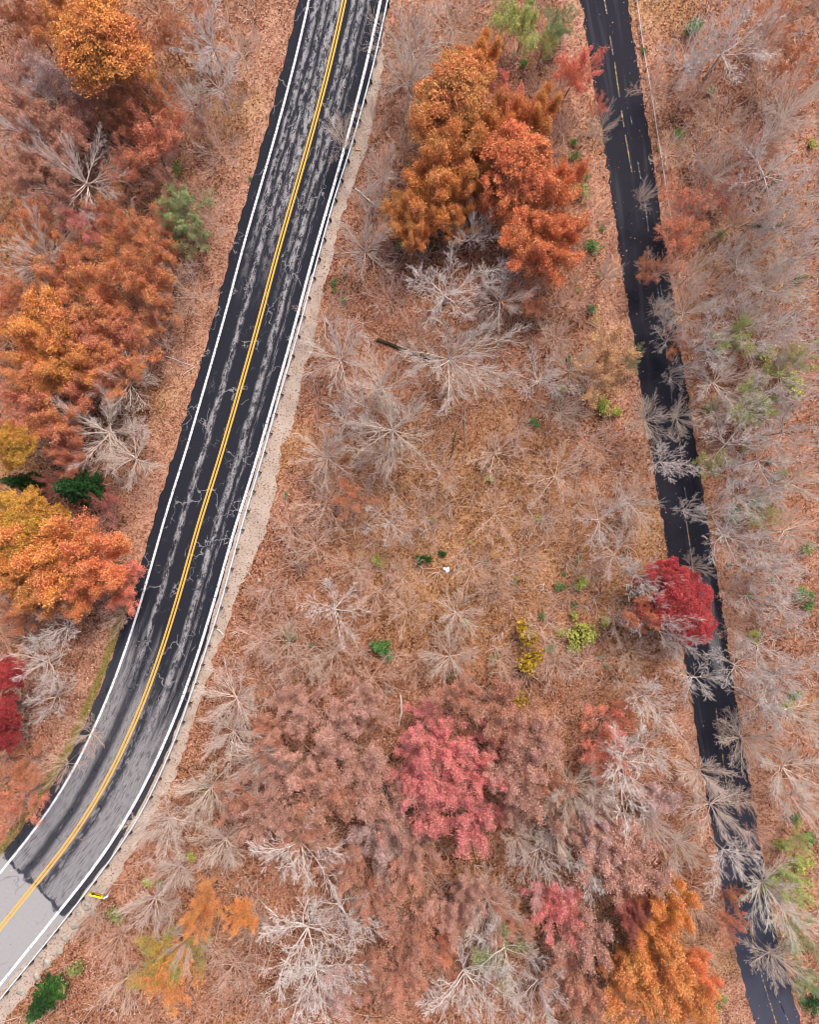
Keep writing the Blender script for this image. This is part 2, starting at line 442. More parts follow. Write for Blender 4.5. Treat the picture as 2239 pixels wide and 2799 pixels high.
for P in ([(1653,0),(1660,38)], [(1668,98),(1677,150)], [(1681,170),(1694,265)], [(1699,300),(1707,347)], [(1710,368),(1728,470)],
          [(1874,1405),(1884,1470),(1897,1560)], [(1906,1620),(1920,1700)], [(1958,1935),(1972,2030)], [(1976,2060),(1982,2110),(1996,2200)], [(2010,2290),(2036,2440)], [(2048,2510),(2062,2590),(2089,2686),(2124,2799)]):
    dash('worn_centre_line', P, .13, M_YELLOW_OLD)
for P in ([(1724,317),(1729,340)], [(1744,440),(1753,490)], [(1758,512),(1774,632)], [(1798,787),(1811,861),(1825,978)], [(1832,1010),(1838,1100)], [(1850,1150),(1870,1290)], [(1872,1330),(1880,1380)],
          [(2095,2610),(2118,2690)], [(2133,2740),(2160,2799)]):
    dash('worn_lane_line', P, .12, M_WHITE_OLD)
for P in ([(1806,780),(1818,850)], [(1860,1160),(1876,1200)], [(2098,2612),(2112,2655)], [(2130,2735),(2146,2770)]):
    dash('worn_lane_line', P, .1, M_WHITE_OLD)

# ------------------------------------------------------------------ guardrail
def polyA(P, h=0.0, step=.25):
    P = pts(P, h); out = []
    for i in range(len(P)-1):
        n = max(1, int((P[i+1]-P[i]).length/step))
        for k in range(n): out.append(tuple(P[i].lerp(P[i+1], k/n))[:2])
    out.append(tuple(P[-1])[:2]); A = np.array(out)
    for _ in range(120): A[1:-1] = (A[:-2] + A[1:-1]*2 + A[2:])/4
    return A
GR = [(1078,-90),(1059,0),(1033,126),(1007,230),(960,400),(915,535),(872,690),(815,909),(759,1096),(696,1322),(670,1400),(596,1674),(535,1857),(483,2009),(446,2100),(378,2239),(278,2383),(174,2517),(78,2635),(0,2730),(-60,2803)]
def guardrail():
    A = polyA(GR, .72); N, S = frame(A)
    if N[len(N)//2][0] < 0: N = -N
    root = empty('guardrail', (A[0][0], A[0][1], 0)); inv = Vector((A[0][0], A[0][1], 0))
    tag(root, 'long galvanised steel guardrail on rusty posts along the gravel shoulder', 'guardrail')
    # W-beam profile: (across, height)
    prof = [(-.02, .42), (.045, .46), (.06, .50), (.0, .54), (-.03, .575), (.0, .61), (.06, .65), (.06, .69), (.02, .735), (-.025, .74)]
    V = []; F = []; n = len(A)
    for a, b in prof:
        for i in range(n): V.append((A[i][0]-N[i][0]*a*1.2-inv.x, A[i][1]-N[i][1]*a*1.2-inv.y, b))
    for c in range(len(prof)-1):
        for i in range(n-1): F.append((c*n+i, c*n+i+1, (c+1)*n+i+1, (c+1)*n+i))
    me = nmesh('beam', V, F); sm = obj('beam', me, M_STEEL, root)
    md = sm.modifiers.new('thickness', 'SOLIDIFY'); md.thickness = .03
    k = 6; post = None
    while k < n-3:
        d = Vector((*(A[k+1]-A[k]), 0)).normalized(); nn = Vector((*N[k], 0))
        if post is None:
            mb = MB(); X, Y, Z = Vector((1, 0, 0)), Vector((0, 1, 0)), Vector((0, 0, 1))
            # X is across the rail, Y along: an I section post and its block
            mb.box(Vector((.15, 0, .35)), X*.075, Y*.010, Z*.37); mb.box(Vector((.075, 0, .35)), X*.008, Y*.06, Z*.37); mb.box(Vector((.235, 0, .35)), X*.008, Y*.06, Z*.37)
            bl = MB(); bl.box(Vector((.045, 0, .58)), X*.022, Y*.05, Z*.15)
            post = obj('post', mb.mesh('post'), M_RUST, root); block = obj('spacer_block', bl.mesh('spacer_block'), M_RUST, post); p = post
        else:
            p = post.copy(); COL.objects.link(p); p.parent = root
            b2 = block.copy(); COL.objects.link(b2); b2.parent = p
        p.location = Vector((A[k][0], A[k][1], 0)) - inv
        p.rotation_euler.z = math.atan2(nn.y, nn.x)
        acc = 0
        while k < n-1 and acc < 1.83: acc += np.linalg.norm(A[k+1]-A[k]); k += 1
guardrail()

def side_rail():
    A = polyA([(1728,-90),(1742,0),(1759,126),(1777,226),(1794,339),(1809,425),(1822,512),(1840,630),(1856,722),(1862,775)], .4); N, S = frame(A)
    base = Vector((A[0][0], A[0][1], 0))
    root = empty('guide_rail', base); tag(root, 'thin weathered pale guide rail in the leaves right of the narrow road', 'rail')
    mb = MB(); P = [Vector((a[0], a[1], .40+.03*math.sin(i*.9)))-base for i, a in enumerate(A[::6])]
    mb.tube(P, [.055]*len(P), 6); obj('rail', mb.mesh('rail'), M_OLDWOOD, root)
    for i in range(0, len(A), 13):
        mb = MB(); p = Vector((A[i][0], A[i][1], 0))-base
        mb.tube([p+Vector((.07, 0, 0)), p+Vector((.07, 0, .46))], [.07, .06], 6); obj('post', mb.mesh('post'), M_OLDWOOD, root)
side_rail()

# ------------------------------------------------------------------ arrow sign (faces up the road, tops lean away from the drone)
def sign():
    top = 2.2; hgt = .72; wd = 1.45
    c = W(262, 2447, top-hgt/2)
    root = empty('arrow_sign', (c.x, c.y, 0)); tag(root, 'yellow sign with a black arrow beside the guardrail on the bend', 'sign')
    ang = R(-15); root.rotation_euler.z = ang
    X, Y, Z = Vector((1, 0, 0)), Vector((0, 1, 0)), Vector((0, 0, 1))
    mb = MB(); mb.box(Vector((0, 0, top-hgt/2)), X*wd/2, Y*.012, Z*hgt/2); obj('panel', mb.mesh('panel'), M_SIGN, root)
    # black border and arrow on the north face (+Y), pointing to -X
    mb = MB(); y = Y*.0145; z0 = Z*(top-hgt/2)
    e = .035
    for s in (-1, 1):
        mb.box(z0+y+Z*s*(hgt/2-e*.5-.01), X*(wd/2-.01), Y*.002, Z*.012)
        mb.box(z0+y+X*s*(wd/2-.022), X*.012, Y*.002, Z*(hgt/2-.045))
    mb.box(z0+y+X*.10, X*.40, Y*.004, Z*.085)
    n = len(mb.v)
    for yy in (.0125, .0195):
        for (a, b) in ((-.60, 0), (-.22, .27), (-.28, 0), (-.22, -.27)): mb.v.append(Vector((a, yy, top-hgt/2+b)))
    mb.f += [(n+4, n+5, n+6, n+7), (n, n+3, n+2, n+1), (n, n+1, n+5, n+4), (n+3, n, n+4, n+7), (n+1, n+2, n+6, n+5), (n+2, n+3, n+7, n+6)]; mb.a += [.5]*6
    obj('arrow', mb.mesh('arrow'), M_BLACK, root)
    for s in (-.42, .42):
        mb = MB(); mb.box(Vector((s, -.045, top/2)), X*.03, Y*.025, Z*top/2-Z*.01); obj('post', mb.mesh('post'), M_STEEL, root)
    # the white plate on the same frame, turned away
    mb = MB(); a = Vector((math.cos(R(35)), math.sin(R(35)), 0)); b = Vector((-a.y, a.x, 0))
    mb.box(Vector((wd/2+.25, .12, top-hgt/2+.02)), a*.24, b*.012, Z*.28); obj('end_plate', mb.mesh('end_plate'), M_PLATE, root)
    mb = MB(); mb.box(Vector((wd/2+.25, .09, top/2)), X*.025, Y*.02, Z*(top/2-.02)); obj('post', mb.mesh('post'), M_STEEL, root)
sign()

# small markers by the rail and the white scrap
def marker(px, py, label, s=1.0, a=0):
    p = W(px, py); root = empty('lane_marker', p); root.rotation_euler.z = R(a)
    tag(root, label, 'marker')
    mb = MB(); P = [Vector((-.35*s, 0, .06)), Vector((0, .03, .09)), Vector((.35*s, .08, .05))]
    mb.tube(P, [.06*s, .07*s, .04*s], 6); obj('shaft', mb.mesh('shaft'), M_MARKER, root)
    mb = MB(); mb.tube([Vector((-.42*s, 0, .05)), Vector((-.36*s, 0, .05))], [.13*s, .12*s], 8); mb.f.append(tuple(range(0, 4))); mb.a.append(.5)
    obj('foot', mb.mesh('foot'), M_RUST, root)
marker(978, 411, 'fallen orange marker post on the gravel behind the guardrail', .8, -15)
marker(304, 2571, 'orange marker post lying in the leaves below the arrow sign', 1.0, 35)
def scrap():
    p = W(1220, 1557, .1); root = empty('plastic_scrap', p)
    C = [(-.33,.18),(-.12,.26),(.0,.13),(.17,.28),(.33,.22),(.34,-.12),(.20,-.3),(.0,-.31),(-.08,-.1),(-.3,-.03)]
    V = [(0, 0, .12)] + [(x, y, .05+.05*math.sin(i*2.1)) for i, (x, y) in enumerate(C)]
    V += [(x, y, z-.03) for x, y, z in V]; n = len(C); m = n+1
    F = []
    for i in range(n):
        j = (i+1) % n
        F += [(0, 1+i, 1+j), (m, m+1+j, m+1+i), (1+i, m+1+i, m+1+j), (1+i, m+1+j, 1+j)]
    COL.objects.unlink(root); bpy.data.objects.remove(root)
    o = obj('plastic_scrap', nmesh('plastic_scrap', V, F), M_SHEET); o.location = p - Vector((0, 0, .1))
    tag(o, 'crumpled white plastic scrap lying on the brown forest floor', 'litter')
scrap()

# ------------------------------------------------------------------ bare tree prototypes
def rot_about(v, axis, a): return Matrix.Rotation(a, 3, axis) @ v
def perp(d, r):
    a = Vector((r.gauss(0, 1), r.gauss(0, 1), r.gauss(0, 1))); a = a - d*a.dot(d)
    return a.normalized() if a.length > 1e-4 else Vector((1, 0, 0))

def grow(r, mb_big, mb_fine, p, d, L, rad, lev, P):
    n = P['seg'][lev]; pt = [p.copy()]; rr = [rad]; dd = [d.copy()]
    for i in range(n):
        d = d + perp(d, r)*P['wig'][lev] + Vector((0, 0, P['up'][lev]))
        d.normalize(); p = p + d*(L/n); pt.append(p.copy()); dd.append(d.copy())
        rr.append(rad*(1-(i+1)/n*P['taper']))
    last = lev == len(P['seg'])-1
    tone = r.random()
    (mb_big if lev < 1 else mb_fine).tube(pt, rr, 5 if lev == 0 else (4 if lev == 1 else 3), tone)
    if last: return
    k = P['kids'][lev] + r.choice((-1, 0, 0, 1))
    side = r.random()*6.28
    for c in range(k):
        t = P['from'][lev] + (1-P['from'][lev])*(c+.5+r.uniform(-.3, .3))/k
        t = min(t, .98); f = t*n; i = min(int(f), n-1); q = pt[i].lerp(pt[i+1], f-i); base = dd[min(i+1, n)]
        side += 2.4 + r.uniform(-.4, .4)
        ax = base.cross(Vector((0, 0, 1)))
        if ax.length < .1: ax = perp(base, r)
        ax.normalize(); ax = rot_about(ax, base, side)
        nd = rot_about(base, ax, R(r.uniform(*P['ang'][lev])))
        LL = L*P['len'][lev]*(1.15-.55*t)*r.uniform(.75, 1.25)
        grow(r, mb_big, mb_fine, q, nd.normalized(), LL, max(rr[i]*.62, P['minr']), lev+1, P)
    # the leader forks at its end
    for s in (-1, 1):
        nd = rot_about(dd[-1], perp(dd[-1], r), R(r.uniform(12, 30)))
        grow(r, mb_big, mb_fine, pt[-1], nd, L*P['len'][lev]*r.uniform(.6, .9), max(rr[-1], P['minr']), lev+1, P)

KINDS = {
 # bold pale trees: few thick limbs that stay readable
 'W': dict(limbs=8, trunk=4.2, trunk_r=.20, limb=5.2, tilt=(48, 84), seg=[6, 5, 4, 3], wig=[.13, .17, .2, .2], up=[.03, .02, .02, .02],
           kids=[7, 5, 4, 0], ang=[(22, 50), (22, 50), (22, 50), (0, 0)], len=[.46, .50, .55, .5], taper=.75, minr=.022, **{'from': [.18, .2, .2, .2]}),
 # fine grey trees: many twigs fanning out from a hub
 'G': dict(limbs=14, trunk=4.0, trunk_r=.17, limb=5.0, tilt=(46, 86), seg=[5, 4, 3, 2], wig=[.06, .09, .12, .12], up=[.02, .02, .02, .02],
           kids=[9, 6, 3, 0], ang=[(14, 36), (16, 38), (18, 40), (0, 0)], len=[.42, .48, .55, .5], taper=.75, minr=.0135, **{'from': [.15, .15, .2, .2]}),
 # thin brush-like trees
 'P': dict(limbs=11, trunk=3.0, trunk_r=.10, limb=4.6, tilt=(42, 82), seg=[4, 4, 3, 2], wig=[.09, .13, .16, .16], up=[.04, .05, .06, .05],
           kids=[7, 5, 3, 0], ang=[(16, 40), (18, 42), (20, 45), (0, 0)], len=[.42, .50, .55, .5], taper=.75, minr=.0135, **{'from': [.15, .15, .2, .2]}),
 # the frame of a thinly leaved tree
 'L': dict(limbs=10, trunk=3.6, trunk_r=.17, limb=4.8, tilt=(30, 80), seg=[4, 4, 3], wig=[.10, .15, .18], up=[.05, .05, .05],
           kids=[7, 5, 0], ang=[(20, 50), (20, 50), (0, 0)], len=[.44, .52, .5], taper=.75, minr=.018, **{'from': [.15, .15, .2]}),
}
def bare_proto(kind, seed):
    P = KINDS[kind]; r = random.Random(seed); big, fine, tr = MB(), MB(), MB()
    p = Vector((0, 0, -.1)); d = Vector((r.uniform(-.08, .08), r.uniform(-.08, .08), 1)).normalized()
    tp = [p.copy()]; n = 6
    for i in range(n):
        d = (d + perp(d, r)*.06).normalized(); p = p + d*P['trunk']/n; tp.append(p.copy())
    tr.tube(tp, [P['trunk_r']*(1.35 if i == 0 else 1-.4*i/n) for i in range(n+1)], 8)
    az = r.random()*6.28
    for k in range(P['limbs']):
        az += 2.4 + r.uniform(-.3, .3); t = R(r.uniform(*P['tilt'])) if k else R(10)
        nd = Vector((math.cos(az)*math.sin(t), math.sin(az)*math.sin(t), math.cos(t)))
        q = tp[-1] if k < 4 else tp[-2].lerp(tp[-1], r.random()); LL = P['limb']*r.uniform(.75, 1.2)*(1.15-.3*math.cos(t))
        grow(r, big, fine, q, nd, LL, P['trunk_r']*.48*r.uniform(.7, 1.15), 0, P)
    # normalise: radius of the crown seen from above (90th percentile) = 1, top = 1
    A = np.array([tuple(v) for v in fine.v]); ce = A[:, :2].mean(0); rad = np.percentile(np.hypot(A[:, 0]-ce[0], A[:, 1]-ce[1]), 93); top = A[:, 2].max()
    return tr.mesh('trunk', True), big.mesh('limbs', True), fine.mesh('branches'), float(rad), float(top)
PROTO = {}
for kd, cnt in (('W', 6), ('G', 5), ('P', 4), ('L', 5)):
    PROTO[kd] = [bare_proto(kd, 100*ord(kd)+i) for i in range(cnt)]

# ------------------------------------------------------------------ leaf crowns
def leaves_at(C, size, r, lean=None):
    """C (n,3) leaf centres -> verts, faces; a folded leaf blade is a quad of uneven shape"""
    n = len(C)
    a = r.normal(size=(n, 3)); a /= np.linalg.norm(a, axis=1)[:, None]
    nrm = r.normal(size=(n, 3))*.75 + np.array([0, 0, .7]); b = np.cross(nrm, a); b /= np.linalg.norm(b, axis=1)[:, None]
    a = np.cross(b, nrm); a /= np.linalg.norm(a, axis=1)[:, None]
    s = size*r.uniform(.6, 1.35, size=(n, 1))
    V = np.empty((n, 4, 3))
    V[:, 0] = C - a*s*.6; V[:, 1] = C + b*s*.42*r.uniform(.7, 1.2, (n, 1)); V[:, 2] = C + a*s*.6; V[:, 3] = C - b*s*.42*r.uniform(.7, 1.2, (n, 1))
    return V.reshape(-1, 3), np.arange(4*n).reshape(n, 4)

def crown_proto(seed, dense=True, rad=4.5, h=11.0, base_h=4.0):
    r = np.random.default_rng(seed); pr = random.Random(seed)
    # lobes over an uneven dome
    lobes = []
    nl = 20 if dense else 13
    for i in range(nl):
        az = i*2.4 + r.uniform(-.5, .5); q = math.sqrt((i+.4)/nl)*rad*.86*r.uniform(.75, 1.12)
        z = base_h + (h-base_h)*(.93 - .55*(q/rad)**2)*r.uniform(.86, 1.04)
        lobes.append((q*math.cos(az), q*math.sin(az), z, rad*r.uniform(.15, .38)*(1-.2*q/rad)))
    C = []; A = []
    for (x, y, z, lr) in lobes:
        m = int((330 if dense else 190)*(lr/1.4)**2 / 9) + 5          # clumps
        for _ in range(m):
            d = r.normal(size=3); d[2] = abs(d[2])*1.0 - .25; d /= np.linalg.norm(d)
            cc = np.array([x, y, z]) + d*lr*np.array([1.05, 1.05, .8])*r.uniform(.72, 1.12); cr = r.uniform(.26, .52)*(1 if dense else 1.5)
            k = int((62 if dense else 34)*r.uniform(.6, 1.3)); tone = np.clip(r.normal(.5, .17), 0, 1)
            C.append(cc + r.normal(size=(k, 3))*cr*.55*np.array([1, 1, .6])); A.append(np.clip(tone + r.normal(0, .24, k), 0, 1))
    C = np.concatenate(C); A = np.concatenate(A)
    V, F = leaves_at(C, .165, r)
    me = nmesh('crown', V, F, {'rnd': A})
    mb = MB()
    tp = [Vector((0, 0, -.1)), Vector((.1, .05, base_h*.6)), Vector((.0, .15, base_h+1.2))]; mb.tube(tp, [.26, .19, .15], 8)
    for (x, y, z, lr) in lobes:
        e = Vector((x, y, z-lr*.2)); s = tp[2].lerp(tp[1], pr.random()*.5); m = s.lerp(e, .5) + Vector((pr.uniform(-.3, .3), pr.uniform(-.3, .3), .3))
        mb.tube([s, m, e], [.10, .06, .03], 4)
        for _ in range(5):
            q = m.lerp(e, pr.random()); e2 = e + Vector((pr.gauss(0, 1), pr.gauss(0, 1), pr.gauss(.5, .5)))*lr*.75
            mb.tube([q, q.lerp(e2, .5)+Vector((0, 0, .15)), e2], [.03, .022, .012], 3)
    rr = float(np.percentile(np.hypot(C[:, 0], C[:, 1]), 96))
    return mb.mesh('trunk', True), me, rr, float(C[:, 2].max())
LEAFY = {'D': [crown_proto(500+i, True) for i in range(6)], 'S': [crown_proto(600+i, False) for i in range(5)]}

def thin_crown(seed, frame_, count):
    r = np.random.default_rng(seed); tr, big, fine, rad, top = frame_
    A = np.empty(len(fine.vertices)*3, dtype=np.float32); fine.vertices.foreach_get('co', A); A = A.reshape(-1, 3)
    # leaves hang in sprays round some of the twigs
    k = count//14; hubs = A[r.integers(0, len(A), k)]; hubs = hubs[hubs[:, 2] > 2.8]
    C = np.repeat(hubs, 14, axis=0) + r.normal(size=(len(hubs)*14, 3))*np.array([.26, .26, .18])*(1.15 if count > 30000 else 1)
    tone = np.repeat(np.clip(r.normal(.52, .15, len(hubs)), 0, 1), 14)
    V, F = leaves_at(C, .155, r)
    return tr, nmesh('crown', V, F, {'rnd': np.clip(tone + r.normal(0, .27, len(C)), 0, 1)}), rad, top, big, fine
for nm_, cnt_ in (('H', 36000), ('M', 17000), ('S', 7500)):
    LEAFY[nm_] = [thin_crown(900+i+cnt_, PROTO['L'][i], cnt_) for i in range(4 if nm_ == 'H' else 5)]

def shrub_proto(seed):
    r = np.random.default_rng(seed); C = []; A = []
    mb = MB(); pr = random.Random(seed)
    for i in range(9):
        az = r.uniform(0, 6.28); q = r.uniform(0, .75)
        c = np.array([q*math.cos(az), q*math.sin(az), r.uniform(.5, 1.15)]); k = int(r.uniform(30, 60)); t = r.uniform(.25, .75)
        C.append(c + r.normal(size=(k, 3))*np.array([.19, .19, .14])); A.append(np.clip(t+r.normal(0, .18, k), 0, 1))
        e = Vector(c); mb.tube([Vector((0, 0, -.05)), Vector((c[0]*.4, c[1]*.4, c[2]*.55)), e], [.03, .02, .012], 4)
    V, F = leaves_at(np.concatenate(C), .17, r)
    return mb.mesh('stem', True), nmesh('foliage', V, F, {'rnd': np.concatenate(A)})
SHRUB = [shrub_proto(700+i) for i in range(6)]

def conifer_proto(seed):
    r = np.random.default_rng(seed); mb = MB(); C = []; A = []
    H, RR = 8.0, 2.6
    mb.tube([Vector((0, 0, -.1)), Vector((.05, 0, H*.5)), Vector((0, .05, H*.98))], [.17, .10, .02], 8)
    z = 1.0; az = 0
    while z < H*.97:
        L = RR*(1-z/H)**.8*r.uniform(.8, 1.15) + .15
        for k in range(6):
            az += 1.05 + r.uniform(-.2, .2); d = np.array([math.cos(az), math.sin(az), .0]); e = np.array([0, 0, z]) + d*L + np.array([0, 0, .12*L])
            mb.tube([Vector((0, 0, z)), Vector(e)], [.035, .01], 4)
            m = int(60*L) + 8; t = r.uniform(0, 1, m)**.7; tone = r.uniform(.3, .7)
            side = np.cross(d, [0, 0, 1]); w_ = (1-t)*.45*L+.06
            c = np.array([0, 0, z]) + d*(t*L)[:, None] + side*(r.uniform(-1, 1, m)*w_)[:, None] + np.array([0, 0, 1])*(.12*L*t-.1*r.random(m))[:, None]
            C.append(c); A.append(np.clip(tone+r.normal(0, .15, m), 0, 1))
        z += .42*r.uniform(.8, 1.2)
    C = np.concatenate(C); V, F = leaves_at(C, .17, r)
    return mb.mesh('trunk', True), nmesh('crown', V, F, {'rnd': np.concatenate(A)}), RR, H
CONIFER = [conifer_proto(800+i) for i in range(2)]

# ------------------------------------------------------------------ colours (base colours of leaves and bark)
LC = {
 'orange': ((.66, .24, .065), (.62, .30, .075), 'orange'),
 'red_orange': ((.60, .19, .07), (.60, .26, .08), 'red orange'),
 'deep_orange': ((.66, .19, .065), (.68, .25, .08), 'deep orange'),
 'gold_orange': ((.66, .28, .05), (.64, .22, .06), 'golden orange'),
 'gold': ((.66, .37, .03), (.62, .28, .03), 'golden yellow'),
 'olive_gold': ((.42, .27, .03), (.26, .25, .05), 'olive gold'),
 'rust': ((.50, .17, .06), (.40, .14, .055), 'rusty brown'),
 'rust_red': ((.58, .175, .085), (.50, .18, .085), 'rusty red'),
 'salmon': ((.50, .205, .125), (.46, .24, .16), 'salmon brown'),
 'pale_pink': ((.50, .27, .205), (.48, .25, .19), 'pinkish brown'),
 'mauve': ((.50, .31, .28), (.48, .33, .30), 'mauve brown'),
 'pink': ((.64, .18, .175), (.60, .22, .19), 'pinkish red'),
 'coral': ((.64, .19, .10), (.62, .17, .11), 'coral red'),
 'crimson': ((.42, .018, .028), (.48, .05, .04), 'crimson'),
 'maroon': ((.34, .075, .055), (.36, .10, .07), 'maroon'),
 'tan': ((.52, .30, .13), (.48, .24, .10), 'tan gold'),
 'yellow_green': ((.40, .42, .10), (.34, .40, .13), 'yellow green'),
 'olive': ((.26, .27, .10), (.20, .28, .09), 'olive green'),
 'green': ((.10, .23, .07), (.16, .27, .08), 'bright green'),
 'dark_green': ((.018, .075, .018), (.03, .11, .03), 'dark green'),
}
BC = {'W': [(.72, .67, .64), (.76, .71, .68), (.68, .63, .60)], 'G': [(.78, .68, .61), (.82, .72, .65), (.74, .66, .58)], 'P': [(.74, .54, .45), (.78, .59, .49), (.70, .55, .46)]}

used = []      # (obj, x, y, noun, adjective) for the labels
def put_bare(x, y, rp, kind, lean=None, h=None, label=None, col=None, zk=1.0):
    r = rng; pr = PROTO[kind][r.randrange(len(PROTO[kind]))]
    hh = h or {'W': 10.5, 'G': 9.5, 'P': 6.5}[kind]*(.72+.28*min(rp/75, 1.25))*r.uniform(.92, 1.08)*zk
    hc = hh*.74; p = D(x, y, hc); rad = rp/.7704*PX*(1-hc/CAM_H)*1.15
    root = empty('bare_tree', (p.x, p.y, 0))
    s = rad/pr[3]; root.scale = (s, s, hh/pr[4]); root.rotation_euler.z = r.uniform(0, 6.28)
    if lean:                                                    # metres of lean of the crown
        root.location.x -= lean[0]; root.location.y -= lean[1]
        v = Vector((lean[0], lean[1], hc)).normalized(); q = Vector((0, 0, 1)).rotation_difference(v)
        root.rotation_mode = 'QUATERNION'; root.rotation_quaternion = q @ Matrix.Rotation(r.uniform(0, 6.28), 3, 'Z').to_quaternion()
    c = col or r.choice(BC[kind]); f = r.uniform(.88, 1.1)
    for nm, me, k in (('trunk', pr[0], .42 if kind != 'W' else .6), ('limbs', pr[1], .95), ('branches', pr[2], 1.0)):
        o = obj(nm, me, M_BARK, root); o.color = (*(min(.8, v*f*k) for v in c), 1)
    used.append([root, x, y, {'W': 'white limbed bare tree', 'G': 'fine grey bare tree', 'P': 'thin brownish bare tree'}[kind], 'bare tree', label, {'W': 'white limbed bare trees in the wood', 'G': 'grey bare trees in the wood', 'P': 'thin brownish bare trees in the wood'}[kind], rp])
    return root

def put_leafy(x, y, rp, cname, dense='D', h=None, label=None, asp=1.0):
    r = rng; L = LEAFY[dense]; pr = L[r.randrange(len(L))]; c1, c2, word = LC[cname]
    hh = h or {'D': 10.5, 'H': 9.5, 'M': 8.5, 'S': 7.2}[dense]*(.62+.38*min(rp/75, 1.2))*r.uniform(.9, 1.1)
    hc = hh*.82; p = D(x, y, hc); rad = rp/.7704*PX*(1-hc/CAM_H)
    root = empty('leafy_tree', (p.x, p.y, 0)); s = rad/pr[2]*(1.12 if dense == 'D' else 1.15); asp *= r.uniform(.86, 1.12); root.scale = (s, s*asp, hh/pr[3]); root.rotation_euler.z = r.uniform(0, 6.28)
    t = obj('trunk', pr[0], M_BARK, root); t.color = (.20, .16, .14, 1)
    if dense != 'D':
        for nm, me in (('limbs', pr[4]), ('branches', pr[5])):
            q = obj(nm, me, M_BARK, root); q.color = (.50, .40, .35, 1)
    o = obj('crown', pr[1], M_LEAF, root); f = r.uniform(.9, 1.1); m = 1.0 if dense == 'D' else 1.15; c1 = [v*f*m*.88+.045 for v in c1]; c2 = [v*f*m*.88+.045 for v in c2]; o.color = (*c1, 1); o['leaf_tint'] = c2
    used.append([root, x, y, {'S': 'sparse ', 'M': 'feathery ', 'H': 'ragged ', 'D': 'dense '}[dense]+word+' tree', 'tree', label, 'trees with %s leaves' % word, rp]); return root

def put_shrub(sx, sy, rp, cname, label=None):
    r = rng; pr = SHRUB[r.randrange(6)]; c1, c2, word = LC[cname]; rad = max(rp*PX*1.35, .25)
    p = W(sx, sy, rad*.9); root = empty('green_shrub', (p.x, p.y, 0)); root.scale = (rad, rad, rad*r.uniform(.8, 1.2)); root.rotation_euler.z = r.uniform(0, 6.28)
    t = obj('stem', pr[0], M_BARK, root); t.color = (.25, .2, .16, 1)
    o = obj('foliage', pr[1], M_LEAF, root); o.color = (*c1, 1); o['leaf_tint'] = list(c2)
    sz = 'tiny' if rp < 7 else 'small' if rp < 13 else 'leafy' if rp < 24 else 'broad'
    used.append([root, sx*.7704, sy*.7704, '%s %s bush' % (sz, word), 'bush', label, '%s bushes on the forest floor' % word, rp]); return root

